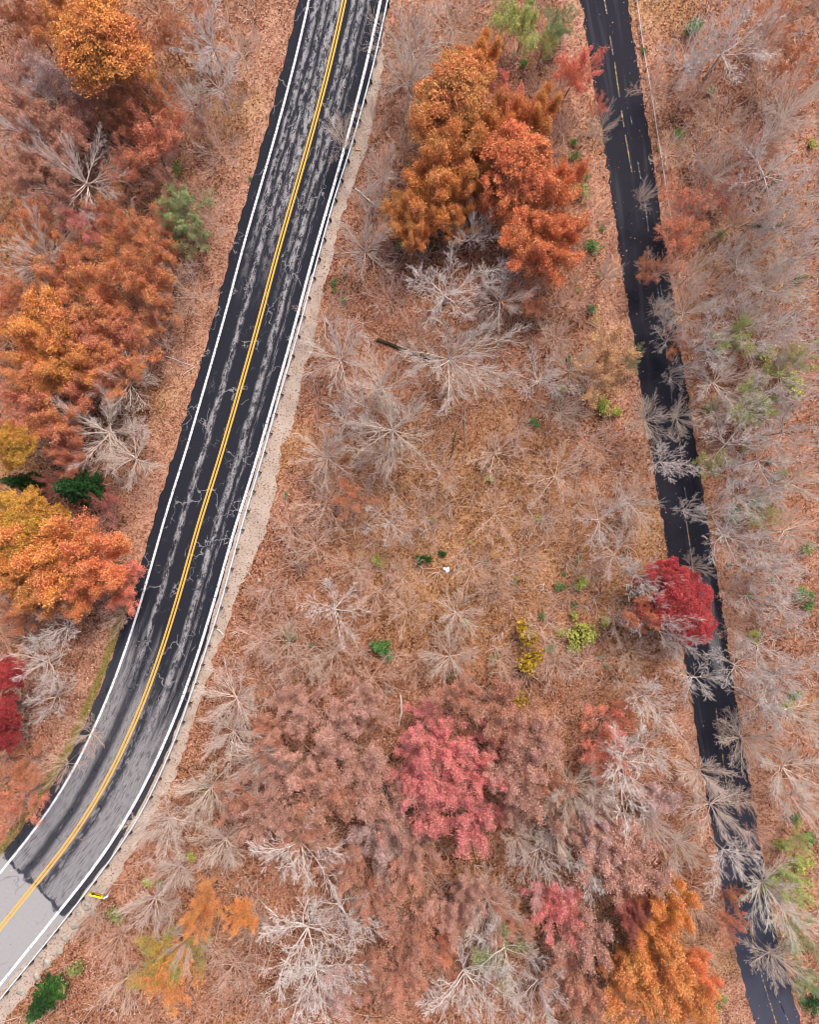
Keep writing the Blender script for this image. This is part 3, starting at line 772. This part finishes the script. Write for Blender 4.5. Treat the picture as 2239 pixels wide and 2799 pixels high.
# ------------------------------------------------------------------ the wood
LEAF_TREES = """
195 75 88 gold_orange D|40 20 60 rust M|110 130 58 mauve M|30 130 50 pale_pink M|150 210 60 salmon M|300 285 62 rust_red M|235 200 52 rust M|290 70 48 rust S|20 345 55 salmon M|180 462 40 pink S
100 575 62 red_orange M|190 640 62 red_orange M|290 590 62 red_orange M|160 605 32 gold_orange S|60 690 78 gold_orange H|100 765 66 gold_orange H|205 715 58 rust_red M|290 680 55 red_orange S|60 840 76 rust_red M|112 912 40 rust_red M
20 935 46 gold D|45 1085 58 gold D|105 1165 80 gold_orange H|188 1195 74 deep_orange H|55 1195 60 gold_orange H|150 1255 50 deep_orange H|236 1235 50 coral M|15 1140 56 gold D|85 1245 58 orange H|18 1225 50 orange H
92 1012 26 maroon S|212 1065 34 maroon S|8 1425 32 crimson D|5 1500 34 crimson D|-5 1560 30 crimson D|20 1700 52 rust_red S|30 1620 50 rust S|965 180 72 orange D|1066 195 60 coral M|905 240 45 orange H
1000 262 60 orange H|930 325 72 orange H|1095 330 74 deep_orange D|1150 408 66 deep_orange H|1100 450 58 deep_orange H|1148 512 66 deep_orange H|1200 490 40 deep_orange H|912 378 58 gold_orange H|856 425 50 orange H|882 472 38 orange H
955 405 42 gold_orange H|1038 262 45 orange H|1030 330 40 orange H|985 120 40 orange H|1075 260 40 deep_orange H|1180 360 40 deep_orange H|1035 400 40 rust M|1218 130 42 coral M|1270 205 20 coral S|1460 425 54 rust_red S
1450 505 50 rust_red S|1548 385 36 coral S|1290 735 62 tan S|1285 800 48 tan S|1340 745 26 olive S|1443 1262 52 crimson D|1420 1220 38 crimson D|1385 1262 50 crimson M|1462 1315 40 crimson D|1365 1300 34 rust_red M
905 1530 56 pink S|975 1480 50 salmon M|945 1595 64 pink M|1010 1650 60 pink M|915 1690 56 pink M|975 1765 55 pink M|1035 1730 40 pink S|1060 1505 56 salmon M|1120 1625 66 pale_pink M|1090 1560 55 salmon M
1180 1690 48 salmon M|1150 1560 48 pale_pink M|700 1560 64 pale_pink M|620 1500 56 pale_pink M|760 1640 64 pale_pink M|700 1690 60 salmon M|620 1640 56 pale_pink M|800 1790 64 mauve M|760 1500 54 pale_pink M|860 1850 58 salmon M
560 1560 48 salmon M|810 1710 50 pale_pink M|1290 1530 52 coral S|1262 1590 40 coral S|1332 1500 36 rust S|1300 1600 40 coral S|1310 1790 68 pale_pink M|1340 1850 60 pale_pink M|1270 1730 50 mauve M|1215 1770 48 pale_pink M
1190 1930 52 pink M|1148 1905 36 pink S|1335 1950 42 maroon M|1425 1930 46 gold_orange H|1390 1990 50 gold_orange H|1425 2060 70 orange H|1365 2110 62 orange H|1330 2085 40 orange H|1480 2070 40 deep_orange H|1450 2125 50 orange H
1238 2010 54 pale_pink M|1195 2080 58 salmon M|1255 2120 55 salmon M|870 1990 62 salmon M|840 2105 56 salmon M|930 2020 48 rust_red S|785 2060 48 salmon M|418 1915 42 orange M|400 1965 34 orange M|500 1945 30 gold_orange M
325 2045 48 olive_gold M|348 2095 46 orange M|395 2020 40 olive_gold S|360 2060 44 gold_orange M|1110 25 52 yellow_green M|1065 10 34 yellow_green S|1185 30 34 green S|1150 80 30 yellow_green S|1690 100 56 rust S|1635 30 40 rust S
370 420 50 olive M|408 500 34 olive S|365 465 26 green S|950 1950 46 pale_pink M|700 2110 50 mauve M|1555 1960 32 rust_red S|1560 1905 24 rust S|1600 850 42 yellow_green M|1560 705 36 yellow_green M|1685 1880 44 yellow_green M
1700 1790 32 yellow_green S|1700 1990 40 olive S|1715 2090 30 green S|1655 770 36 yellow_green S|500 1700 40 salmon M|560 1740 50 pale_pink M|640 1770 44 salmon M|1040 1560 40 pink S|880 1790 42 pale_pink M|720 1830 46 salmon M
1000 1880 48 pale_pink M|1080 1960 44 salmon M|770 1920 46 salmon M|1100 1690 44 pale_pink M|230 780 44 red_orange M|330 530 42 red_orange M|420 60 34 rust S|740 1040 42 rust S|60 250 48 salmon M|240 340 40 rust_red S
120 400 42 salmon M|40 480 45 red_orange S|1350 1930 30 maroon M|550 1640 40 pale_pink M|1400 1700 40 mauve M|1120 620 40 rust S|250 245 45 rust S|120 290 50 salmon M|60 320 45 salmon M|210 430 40 red_orange S
260 480 40 red_orange M|150 520 50 red_orange S|240 560 48 red_orange M|340 630 45 red_orange S|130 690 48 rust_red M|150 825 48 rust_red M|25 780 48 orange M|180 745 45 red_orange M|15 620 50 red_orange M|130 975 34 rust_red M
280 740 38 red_orange S|330 370 38 salmon S|190 10 56 gold_orange M|125 40 48 orange M|262 120 46 orange M|345 60 40 rust S|420 250 36 salmon S|60 450 40 red_orange M|330 200 44 rust M|20 1290 40 rust S
1440 720 30 rust S|1380 560 30 rust S|1600 300 36 salmon S|1500 980 30 yellow_green S|1620 1080 34 yellow_green S|1690 740 34 yellow_green S|1050 2035 56 olive S|1400 1215 36 crimson M|1130 240 46 orange H|1010 130 46 orange H
870 450 44 orange H|960 460 36 orange M|885 1600 52 pink M|875 1665 44 pink M|320 460 36 red_orange S|80 880 50 red_orange M|225 650 44 red_orange M
"""
BARE_TREES = """
430 55 62 W|440 145 58 W|388 195 42 W|145 350 92 G|55 520 74 G|18 250 46 W|350 570 56 P|395 610 54 P|205 900 84 G|255 965 62 G|240 790 62 G|450 300 54 P
500 90 48 P|100 1330 58 W|60 1410 58 W|85 1485 46 W|290 490 54 P|330 680 50 P|870 50 88 G|950 30 76 P|862 140 66 G|1000 80 56 P|716 262 42 G|800 340 46 G
775 400 34 W|775 505 66 G|945 590 92 W|1062 615 66 G|1000 475 46 W|720 740 76 G|680 665 56 P|800 800 78 G|760 850 58 W|830 890 84 G|812 950 56 G|690 960 58 G
722 880 46 W|1150 790 64 W|1190 862 46 G|1215 770 46 G|1050 950 58 P|1180 1000 66 P|900 1100 56 P|1050 1080 56 P|1285 1095 62 W|1318 1180 50 W|1345 1060 56 G|680 1060 56 P
605 1110 50 P|660 1150 46 P|690 1290 66 W|790 1250 56 P|850 1220 46 P|965 1300 50 G|955 1400 54 G|860 1290 46 P|700 1380 64 P|600 1360 56 P|780 1440 56 P|640 1400 46 P
480 1490 72 G|470 1560 56 G|420 1690 72 G|340 1755 66 G|450 1800 56 G|540 1620 56 G|620 1810 84 W|640 2000 104 W|655 2095 80 W|705 1950 56 W|1035 1935 66 G|985 2100 86 W
1080 2050 76 W|1150 2125 60 W|1330 1635 86 W|1385 1600 60 W|1280 1690 56 G|1210 1680 72 G|1180 1775 56 G|1155 1830 66 W|1260 1860 52 W|1100 1800 46 G|1390 1760 50 G|1505 1650 58 G
1530 1725 58 G|1560 1830 58 W|1455 1800 46 G|1370 1215 52 W|1400 1315 70 W|1452 1350 46 W|1490 1440 46 W|1392 1490 60 W|1330 1450 46 P|1180 1410 42 P|1245 1400 42 P|1560 55 88 W
1470 95 66 W|1390 170 46 P|1640 60 46 G|1700 200 60 G|1540 240 66 P|1490 300 56 P|1600 300 56 P|1650 330 70 W|1700 385 56 W|1560 460 50 P|1640 430 56 W|1590 540 60 W
1650 580 66 G|1705 520 50 W|1510 590 46 P|1470 645 54 G|1430 700 38 W|1520 700 60 W|1600 680 66 G|1680 660 60 W|1440 780 28 W|1530 790 60 G|1600 850 60 W|1680 780 60 G
1690 900 60 W|1560 930 66 W|1640 960 66 W|1700 1010 50 G|1590 1040 60 W|1425 965 50 W|1385 880 52 G|1450 870 40 G|1472 1075 30 W|1560 1130 66 W|1640 1160 60 W|1690 1120 46 G
1600 1200 50 W|1485 1200 30 G|1680 1290 60 W|1610 1260 42 W|1640 1370 60 W|1590 1420 66 W|1680 1440 66 W|1700 1520 60 W|1640 1500 60 W|1600 1580 60 G|1680 1640 60 G|1700 1700 46 G
1645 1900 66 G|1690 1960 56 G|1660 2055 50 G|1278 250 30 G|1366 395 24 G|1290 560 30 G|1230 1060 44 P|820 620 44 P|880 700 44 P|750 1200 44 P|560 1250 44 P|1000 1200 50 P
1100 1180 50 P|1150 1090 46 P|1250 930 46 P|1100 900 40 P|930 1000 46 P|820 1100 50 W|1040 1240 44 P|880 1400 40 P|540 1360 40 P|1060 1400 40 P|350 1860 46 G|300 1930 56 G
380 2010 46 G|230 2000 40 P|180 1950 36 P|250 2090 50 P|480 2060 50 P|530 1960 46 P|440 450 46 P|480 200 40 P|60 170 40 W|220 130 30 P|1260 450 34 P|1420 300 42 P
1400 560 42 P|1430 460 38 P|1500 400 42 P|1480 180 40 P|1620 160 50 P|1580 1690 30 P|1600 1770 30 P|1210 620 40 P|1180 700 40 P|1420 1880 34 G|1475 1930 44 P|1480 2020 34 P
420 410 32 P|340 300 40 P|170 1560 40 P|120 1620 40 P|240 1300 34 P|880 190 46 P|850 300 50 P|780 240 38 P|1160 180 40 P|1200 260 40 P|1150 1330 44 P|1310 1310 40 P
1340 1380 40 P|1260 1200 36 P|1570 1330 40 P|1550 1540 36 P|1555 1250 34 P|1640 700 52 W|1560 620 44 W|1690 580 46 W|1500 740 40 W|1630 1040 52 W|1570 980 46 W|1530 1080 40 W
1670 1210 50 W|1650 840 50 W|1540 860 46 G|1480 560 40 G|1680 460 44 W|1620 480 44 W|1400 640 30 G|1530 340 50 G|1660 250 50 G
"""
random_state = rng
for line in LEAF_TREES.strip().replace('\n', '|').split('|'):
    x, y, r_, c, k = line.split(); put_leafy(float(x), float(y), float(r_), c, k, h=6.2 if c == 'crimson' and float(x) > 1000 else None)
for line in BARE_TREES.strip().replace('\n', '|').split('|'):
    x, y, r_, k = line.split()
    put_bare(float(x), float(y), float(r_), k)
# the big dense bare tree with its long leaning trunk
put_bare(1036, 782, 108, 'G', lean=(5.5, -3.6), h=14.5, label='largest fine grey bare tree, its long pale trunk leaning in from upper left', col=(.60, .55, .50))

for (sx, sy, rp, hh) in ((208, 1335, 58, 9.5), (62, 1318, 36, 8.5), (118, 2735, 50, 6.5)):
    pr = CONIFER[rng.randrange(2)]; p = W(sx, sy, hh*.5); rad = rp*PX
    root = empty('conifer_tree', (p.x, p.y, 0)); root.scale = (rad/pr[2], rad/pr[2], hh/pr[3])
    t = obj('trunk', pr[0], M_BARK, root); t.color = (.18, .13, .1, 1)
    o = obj('crown', pr[1], M_LEAF, root); o.color = (*LC['dark_green'][0], 1); o['leaf_tint'] = list(LC['dark_green'][1] if sy < 2000 else (.06, .18, .03))
    lab = {208: 'dark green conifer standing among golden and red trees left of the main road', 62: 'small dark conifer nearly hidden between golden crowns', 118: 'brighter green conifer in the bottom left corner below the guardrail'}[sx]
    used.append([root, sx*.7704, sy*.7704, 'conifer', 'conifer', lab, 'dark green conifers', rp])

SHRUBS = """1437 170 12 green|1757 82 4 yellow_green|1763 137 8 green|1863 362 14 green|1898 65 22 green|1950 243 12 olive|2172 17 8 olive_gold|2224 395 12 yellow_green|1985 512 10 olive_gold|1972 643 14 olive|1835 517 4 green|1800 408 4 green|1572 386 10 green|1577 421 16 olive
1590 521 22 olive|1603 482 8 green|1646 625 7 green|1624 677 18 green|1533 82 18 olive|1499 148 10 olive|1638 748 4 yellow_green|1620 848 12 green|1633 874 11 yellow_green|1581 795 5 yellow_green|1631 923 6 yellow_green|1650 1091 16 yellow_green|1650 1121 18 yellow_green|1685 1130 14 yellow_green
1555 980 8 green|1533 1058 12 yellow_green|2033 913 22 yellow_green|2098 956 22 yellow_green|2180 1047 34 yellow_green|1952 1112 20 olive|2041 1225 12 olive|2020 1395 14 green|2133 1303 18 olive|2104 1264 8 green|913 772 9 green|943 752 4 green|917 791 8 olive|937 820 8 green|1463 1152 14 green|1341 1306 9 yellow_green
780 1354 7 green|1098 661 18 olive|1035 1530 14 yellow_green|1150 1532 14 dark_green|1209 1515 10 dark_green|1168 1528 11 dark_green|1259 1557 5 yellow_green|850 1761 5 green|1030 1770 18 green|1062 1785 18 green|1046 1760 16 green|1485 1687 9 green|1406 1587 9 olive|1348 1796 10 olive|1470 1417 8 yellow_green|1285 1483 6 yellow_green|789 1735 16 olive|885 1870 6 olive
1437 1730 32 olive_gold|1446 1804 32 olive_gold|1428 1913 22 olive_gold|1531 1608 13 green|1592 1595 20 yellow_green|1544 1569 6 green|1583 1532 7 green|1570 1656 8 green|1572 1682 12 yellow_green|1651 1700 14 yellow_green|1600 1724 32 yellow_green|1568 1760 20 yellow_green|1625 1735 18 yellow_green|1538 1730 12 yellow_green|1646 1795 7 green|1661 1821 7 green|1507 1769 12 green
2007 1411 16 green|2211 1495 18 olive|2111 1587 8 green|2054 1626 9 green|2200 1630 20 green|2213 1652 14 green|2063 1739 16 yellow_green|2180 1904 16 green|2150 1930 18 yellow_green|2176 2235 14 green|2141 2313 20 yellow_green|2219 2287 16 green|2202 2369 24 yellow_green|2211 2682 24 yellow_green|2228 2743 24 dark_green|1963 2730 18 green|1816 2469 28 yellow_green|1709 2135 8 green|2154 2460 14 olive|2172 2534 14 yellow_green|2180 2595 20 olive
400 2417 12 yellow_green|435 2415 10 olive|517 2343 14 yellow_green|556 2152 12 olive|311 2509 20 olive|478 461 22 olive|683 489 6 green|165 2700 26 olive|205 2660 22 olive|1275 1700 8 yellow_green|1330 1540 7 green|1180 1420 10 olive|2100 1120 16 yellow_green|2060 1380 12 green|2190 760 14 olive|980 1350 8 olive|820 2080 8 olive|1230 1850 8 olive"""
for line in SHRUBS.replace('\n', '|').split('|'):
    x, y, r_, c = line.split(); put_shrub(float(x), float(y), float(r_), c)

# ------------------------------------------------------------------ fallen wood and rocks
LOGS = [([(452,974),(495,990),(532,1002)], .045, 'pale', 'thin pale fallen branch on the leafy bank left of the main road'),
 ([(532,1003),(515,1014),(500,1024)], .035, 'pale', 'short pale stick crossing the end of the longer fallen branch by the main road'),
 ([(970,515),(1000,540),(1035,568)], .07, 'pale', 'pale fallen branch just off the gravel near the orange trees'),
 ([(1030,928),(1100,955),(1180,985)], .16, 'dark', 'long dark strip lying left of the leaning grey trunk'),  # dark tapered strip laid flat on the ground
 ([(1272,1104),(1270,1160),(1276,1222)], .07, 'brown', 'thin straight log below the largest grey tree'),
 ([(1245,1180),(1235,1240),(1222,1290)], .05, 'dark', 'slim brown fallen pole left of the thin straight log in the centre'),
 ([(1345,1765),(1430,1825),(1498,1882)], .09, 'brown', 'long brown log running down beside the olive gold bushes'),
 ([(1764,1982),(1752,2000),(1744,2021)], .14, 'pale', 'stubby grey log beside the coral red trees'),
 ([(1095,1900),(1098,1950),(1090,1985)], .07, 'pale', 'pale crooked branch above the pinkish red trees'),
 ([(1565,1843),(1600,1836),(1645,1828)], .08, 'brown', 'brown log lying level near the narrow road'),
 ([(1390,1613),(1440,1610),(1495,1613)], .06, 'brown', 'straight pale brown pole on the forest floor left of the bright bushes'),
 ([(1560,1545),(1600,1575),(1650,1582)], .06, 'brown', 'bent brown pole above the small green bushes'),
 ([(2135,485),(2105,505),(2078,520)], .2, 'dark', 'thick dark strip among white limbed trees at upper right'),  # thick, very dark strip laid along the ground
 ([(2060,615),(2110,622),(2150,612)], .2, 'dark', 'mossy dark log at right below the thick dark strip'),
 ([(1910,955),(1950,950),(1995,940)], .14, 'dark', 'dark log right of the narrow road under grey trees'),
 ([(640,1450),(640,1440),(642,1432)], .03, 'pale', None),
 ([(588,1720),(600,1724),(612,1735)], .05, 'pale', 'short pale stick on the gravel beside the guardrail')]
M_LOG = {'pale': mat_plain('pale_dead_wood', (.55, .50, .47), .9, 0, .2), 'dark': mat_plain('dark_brown', (.045, .032, .018), .95, 0, .5), 'brown': mat_plain('brown_dead_wood', (.26, .17, .12), .9, 0, .3)}  # the dark tone colours the dark strips and the dark logs alike
for P, rad, c, lab in LOGS:
    if not lab: continue
    Q = [W(x, y, rad) for x, y in P]; Q = [Vector((q.x, q.y, rad*.9)) for q in Q]; o0 = Q[0].copy(); o0.z = 0
    fine = [Q[0].lerp(Q[1], .0), Q[0].lerp(Q[1], .5)+Vector((.04, .05, .02)), Q[1], Q[1].lerp(Q[2], .5)+Vector((-.04, .03, 0)), Q[2]]
    mb = MB(); mb.tube([q-o0 for q in fine], [rad*k for k in (1.1, 1, .92, .8, .62)], 8)
    for k in (1, 2, 3):
        e = fine[k] + Vector((rng.uniform(-.6, .6), rng.uniform(-.6, .6), rng.uniform(.1, .35)))
        mb.tube([fine[k]-o0, e-o0], [rad*.4, rad*.15], 4)
    o = obj('fallen_log', mb.mesh('fallen_log', True), M_LOG[c]); o.location = o0; tag(o, lab, 'log', 'fallen wood on the forest floor')

ROCKS = [(236,2472,13,'wide pale rock right of the guardrail just below the arrow sign'),(252,2490,8,'small pale rock touching the right side of the rock below the arrow sign'),(212,2498,9,'pale rock tucked behind the rail left of the wide rock'),(205,2525,12,'blocky pale rock on the bank two rocks below the sign'),
 (176,2560,11,'pale rock at the middle of the rocky bank'),(160,2600,9,'small grey rock under the middle of the rocky bank'),(128,2632,12,'broad low rock on the lower rocky bank'),(100,2668,10,'lowest but one pale rock on the rocky bank'),(58,2712,11,'lowest pale rock near the bottom left corner'),
 (708,1585,5,'single pale stone at the edge of the gravel in mid photo'),(679,1568,4,'tiny white stone on the gravel left of the single pale stone'),(286,2373,4,'small stone on the gravel above the arrow sign'),(415,2195,4,'small white stone by the rail higher up the gravel')]
for i, (x, y, rp, lab) in enumerate(ROCKS):
    r = random.Random(i); rad = rp*PX; n, m = 10, 6; V = []; F = []
    bump = [[r.uniform(.75, 1.15) for _ in range(n)] for _ in range(m)]
    for j in range(m):
        ph = math.pi/2*j/(m-1)
        for k in range(n):
            t = 2*math.pi*k/n; q = rad*math.cos(ph)*bump[j][k]*1.1
            V.append((q*math.cos(t)*1.25, q*math.sin(t), rad*.35*math.sin(ph)*bump[j][(k+1) % n]-.03))
    for j in range(m-1):
        for k in range(n): F.append((j*n+k, j*n+(k+1) % n, (j+1)*n+(k+1) % n, (j+1)*n+k))
    o = obj('rock', nmesh('rock', V, F), M_ROCK); o.location = W(x, y); o.rotation_euler.z = r.uniform(0, 6)
    tag(o, lab, 'rock', 'pale rocks beside the gravel')

# ------------------------------------------------------------------ ground cover (nobody could count it)
def regions(P):
    """signed offsets to both road centre lines"""
    y = P[:, 1]
    oc = np.argsort(CA[:, 1]); on = np.argsort(NA[:, 1])
    cx = np.interp(y, CA[oc, 1], CA[oc, 0]); nx = np.interp(y, NA[on, 1], NA[on, 0])
    k = np.interp(y, CA[oc, 1], np.abs(CN[oc, 0]))
    a = (P[:, 0]-cx)*k; b = P[:, 0]-nx
    return a, b
SHA = np.array([tuple(W(x, y))[:2] for x, y in SH]); so = np.argsort(SHA[:, 1])
def scatter_points(n):
    P = np.column_stack([nr.uniform(-50, 50, n), nr.uniform(-60, 60, n)]); a, b = regions(P)
    shx = np.interp(P[:, 1], SHA[so, 1], SHA[so, 0])
    return P, a, b, P[:, 0]-shx
P, a, b, s = scatter_points(330000)
# one sprinkling of leaves: thick on the verges and in the wood, thin on gravel and roads
dens = np.where((a < -4.6) | (s > 0.0), 1.0, 0.0)
dens = np.where((a > 3.7) & (s <= 0), .05, dens)
edge = np.abs(np.abs(b)-2.4)
dens = np.where(np.abs(b) < 2.3, .022 + .5*np.exp(-np.abs(np.abs(b)-2.3)*9), dens)
dens = np.where((a > -4.55) & (a < 3.7), .002, dens)
keep = nr.random(len(P)) < dens; P = P[keep]
C = np.column_stack([P, nr.uniform(.01, .08, len(P))])
C[:, 2] = np.where(np.abs(b[keep]) < 2.4, .025, C[:, 2])
V, F = leaves_at(C, .13, nr)
V[:, 2] = np.maximum(V[:, 2], .008)
patch = .12*np.sin(P[:, 0]*.35+1.3)*np.sin(P[:, 1]*.28+.4) + .10*np.sin(P[:, 0]*.9+P[:, 1]*.7)
A = np.clip(nr.random(len(P))*.95+patch+.02, 0, 1); A = np.where(np.abs(b[keep]) < 2.4, np.clip(A+.1, 0, .85), A)
lit = obj('fallen_leaves', nmesh('fallen_leaves', V, F, {'rnd': A}), mat_scatter('fallen_leaf', [(0, (.045, .014, .006)), (.35, (.175, .066, .031)), (.65, (.36, .175, .11)), (1, (.56, .385, .30))]))
tag(lit, 'carpet of brown and pinkish fallen leaves over the forest floor', 'leaves', kind='stuff')

# twiggy undergrowth: thin bent stems in tufts
def brush(n, name, stops, lo, hi, rad):
    P, a, b, s = scatter_points(n)
    ok = ((a < -8.2) | (s > 1.2)) & (np.abs(b) > 5.0)
    nz = np.sin(P[:, 0]*.23+2)*np.sin(P[:, 1]*.19+1)+.6*np.sin(P[:, 0]*.61)*np.cos(P[:, 1]*.53)
    ok &= nr.random(len(P)) < .55+.4*nz
    P = P[ok]; V = []; F = []; A = []
    for x, y in P:
        tone = rng.random(); k = rng.randint(4, 8)
        for _ in range(k):
            L = rng.uniform(lo, hi); az = rng.uniform(0, 6.28); t = rng.uniform(.3, 1.15); wd = rng.uniform(.6, 1.2)*rad
            dx, dy, dz = math.cos(az)*math.sin(t), math.sin(az)*math.sin(t), math.cos(t)
            px, py = -math.sin(az)*wd, math.cos(az)*wd
            az2 = az+rng.uniform(-.6, .6); m = (x+dx*L*.5, y+dy*L*.5, dz*L*.5); e = (m[0]+math.cos(az2)*math.sin(t)*L*.5, m[1]+math.sin(az2)*math.sin(t)*L*.5, dz*L)
            q = len(V)
            # three-sided stem
            for c, w_ in (((x, y, -.02), 1), (m, .75), (e, .35)):
                V += [(c[0]+px*w_, c[1]+py*w_, c[2]), (c[0]-px*w_, c[1]-py*w_, c[2]), (c[0], c[1], c[2]+wd*w_*1.6)]
            for s0 in (0, 3):
                for i in range(3):
                    j = (i+1) % 3; F.append((q+s0+i, q+s0+j, q+s0+3+j, q+s0+3+i)); A.append(min(1, max(0, tone+rng.uniform(-.2, .2))))
    o = obj(name, nmesh(name, V, F, {'rnd': A}), mat_scatter(name, stops)); return o
b1 = brush(15000, 'undergrowth', [(0, (.34, .20, .14)), (.5, (.54, .38, .31)), (1, (.70, .58, .52))], .7, 2.4, .022)
tag(b1, 'low twiggy pinkish grey undergrowth filling the wood', 'undergrowth', kind='stuff')
# mossy grass along the left edge of the main road's lower bend
def grass():
    k = np.where((CS > 62) & (CS < 104))[0]; V = []; F = []; A = []
    for _ in range(9000):
        i = rng.choice(k); off = -4.75-abs(rng.gauss(0, .28)); p = CA[i]+CN[i]*off + nr.normal(0, .12, 2)
        L = rng.uniform(.08, .25); az = rng.uniform(0, 6.28); q = len(V); wd = .03
        V += [(p[0]-math.sin(az)*wd, p[1]+math.cos(az)*wd, -.02), (p[0]+math.sin(az)*wd, p[1]-math.cos(az)*wd, -.02), (p[0]+math.cos(az)*L+.01, p[1]+math.sin(az)*L, L*.6), (p[0]+math.cos(az)*L, p[1]+math.sin(az)*L, L*.62)]
        F.append((q, q+1, q+2, q+3)); A.append(rng.random())
    o = obj('roadside_grass', nmesh('roadside_grass', V, F, {'rnd': A}), mat_scatter('mossy_grass', [(0, (.10, .09, .02)), (.5, (.20, .19, .04)), (1, (.34, .26, .08))]))
    tag(o, 'mossy olive grass along the left edge of the main road bend', 'grass', kind='stuff')
grass()

# ------------------------------------------------------------------ labels: each tree told by its look and by a landmark near it
LANDMARKS = [('the yellow arrow sign', 205, 1885), ('the crimson tree', 1430, 1265), ('the tan gold tree', 1290, 740), ('the white plastic scrap', 940, 1200),
             ('the dark green conifer', 160, 1030), ('the olive green tree', 370, 420), ('the pinkish red trees', 960, 1640), ('the largest grey bare tree', 1036, 782),
             ('the coral tree over the narrow road', 1218, 130), ('the golden orange tree at bottom right', 1400, 1980), ('the olive gold tree', 325, 2045), ('the big white tree at top right', 1560, 55),
             ('the twin white trees at top left', 435, 100), ('the broad yellow green bush', 1232, 1328), ('the deep orange trees', 1130, 420), ('the yellow green tree at right', 1600, 850),
             ('the tall white tree at bottom', 640, 2000), ('the white starry tree', 690, 1290), ('the coral red trees at lower right', 1290, 1545), ('the golden orange tree at top left', 195, 75)]
DIRS = ['right of', 'above right of', 'above', 'above left of', 'left of', 'below left of', 'below', 'below right of']
ORD = ['nearest', 'second nearest', 'third nearest', 'fourth nearest', 'fifth nearest', 'sixth nearest', 'seventh nearest', 'eighth nearest', 'ninth nearest']
buckets = {}
for u in used:
    o, x, y, noun, cat, lab, grp, rp = u
    o['category'] = cat; o['group'] = grp
    if lab: o['label'] = lab; continue
    c = sorted(((math.hypot(x-lx, y-ly), nm, lx, ly) for nm, lx, ly in LANDMARKS))
    d, nm, lx, ly = c[0]
    if d < 26: d, nm, lx, ly = c[1]
    k = int(round(math.degrees(math.atan2(-(y-ly), x-lx))/45)) % 8
    buckets.setdefault((noun, DIRS[k], nm), []).append((d, o))
for (noun, dr, nm), L in buckets.items():
    L.sort(key=lambda t: t[0])
    for i, (d, o) in enumerate(L):
        if len(L) == 1: o['label'] = '%s %s %s' % (noun, dr, nm)
        else: o['label'] = '%s %s %s, %s' % (noun, dr, nm, ORD[min(i, 8)])
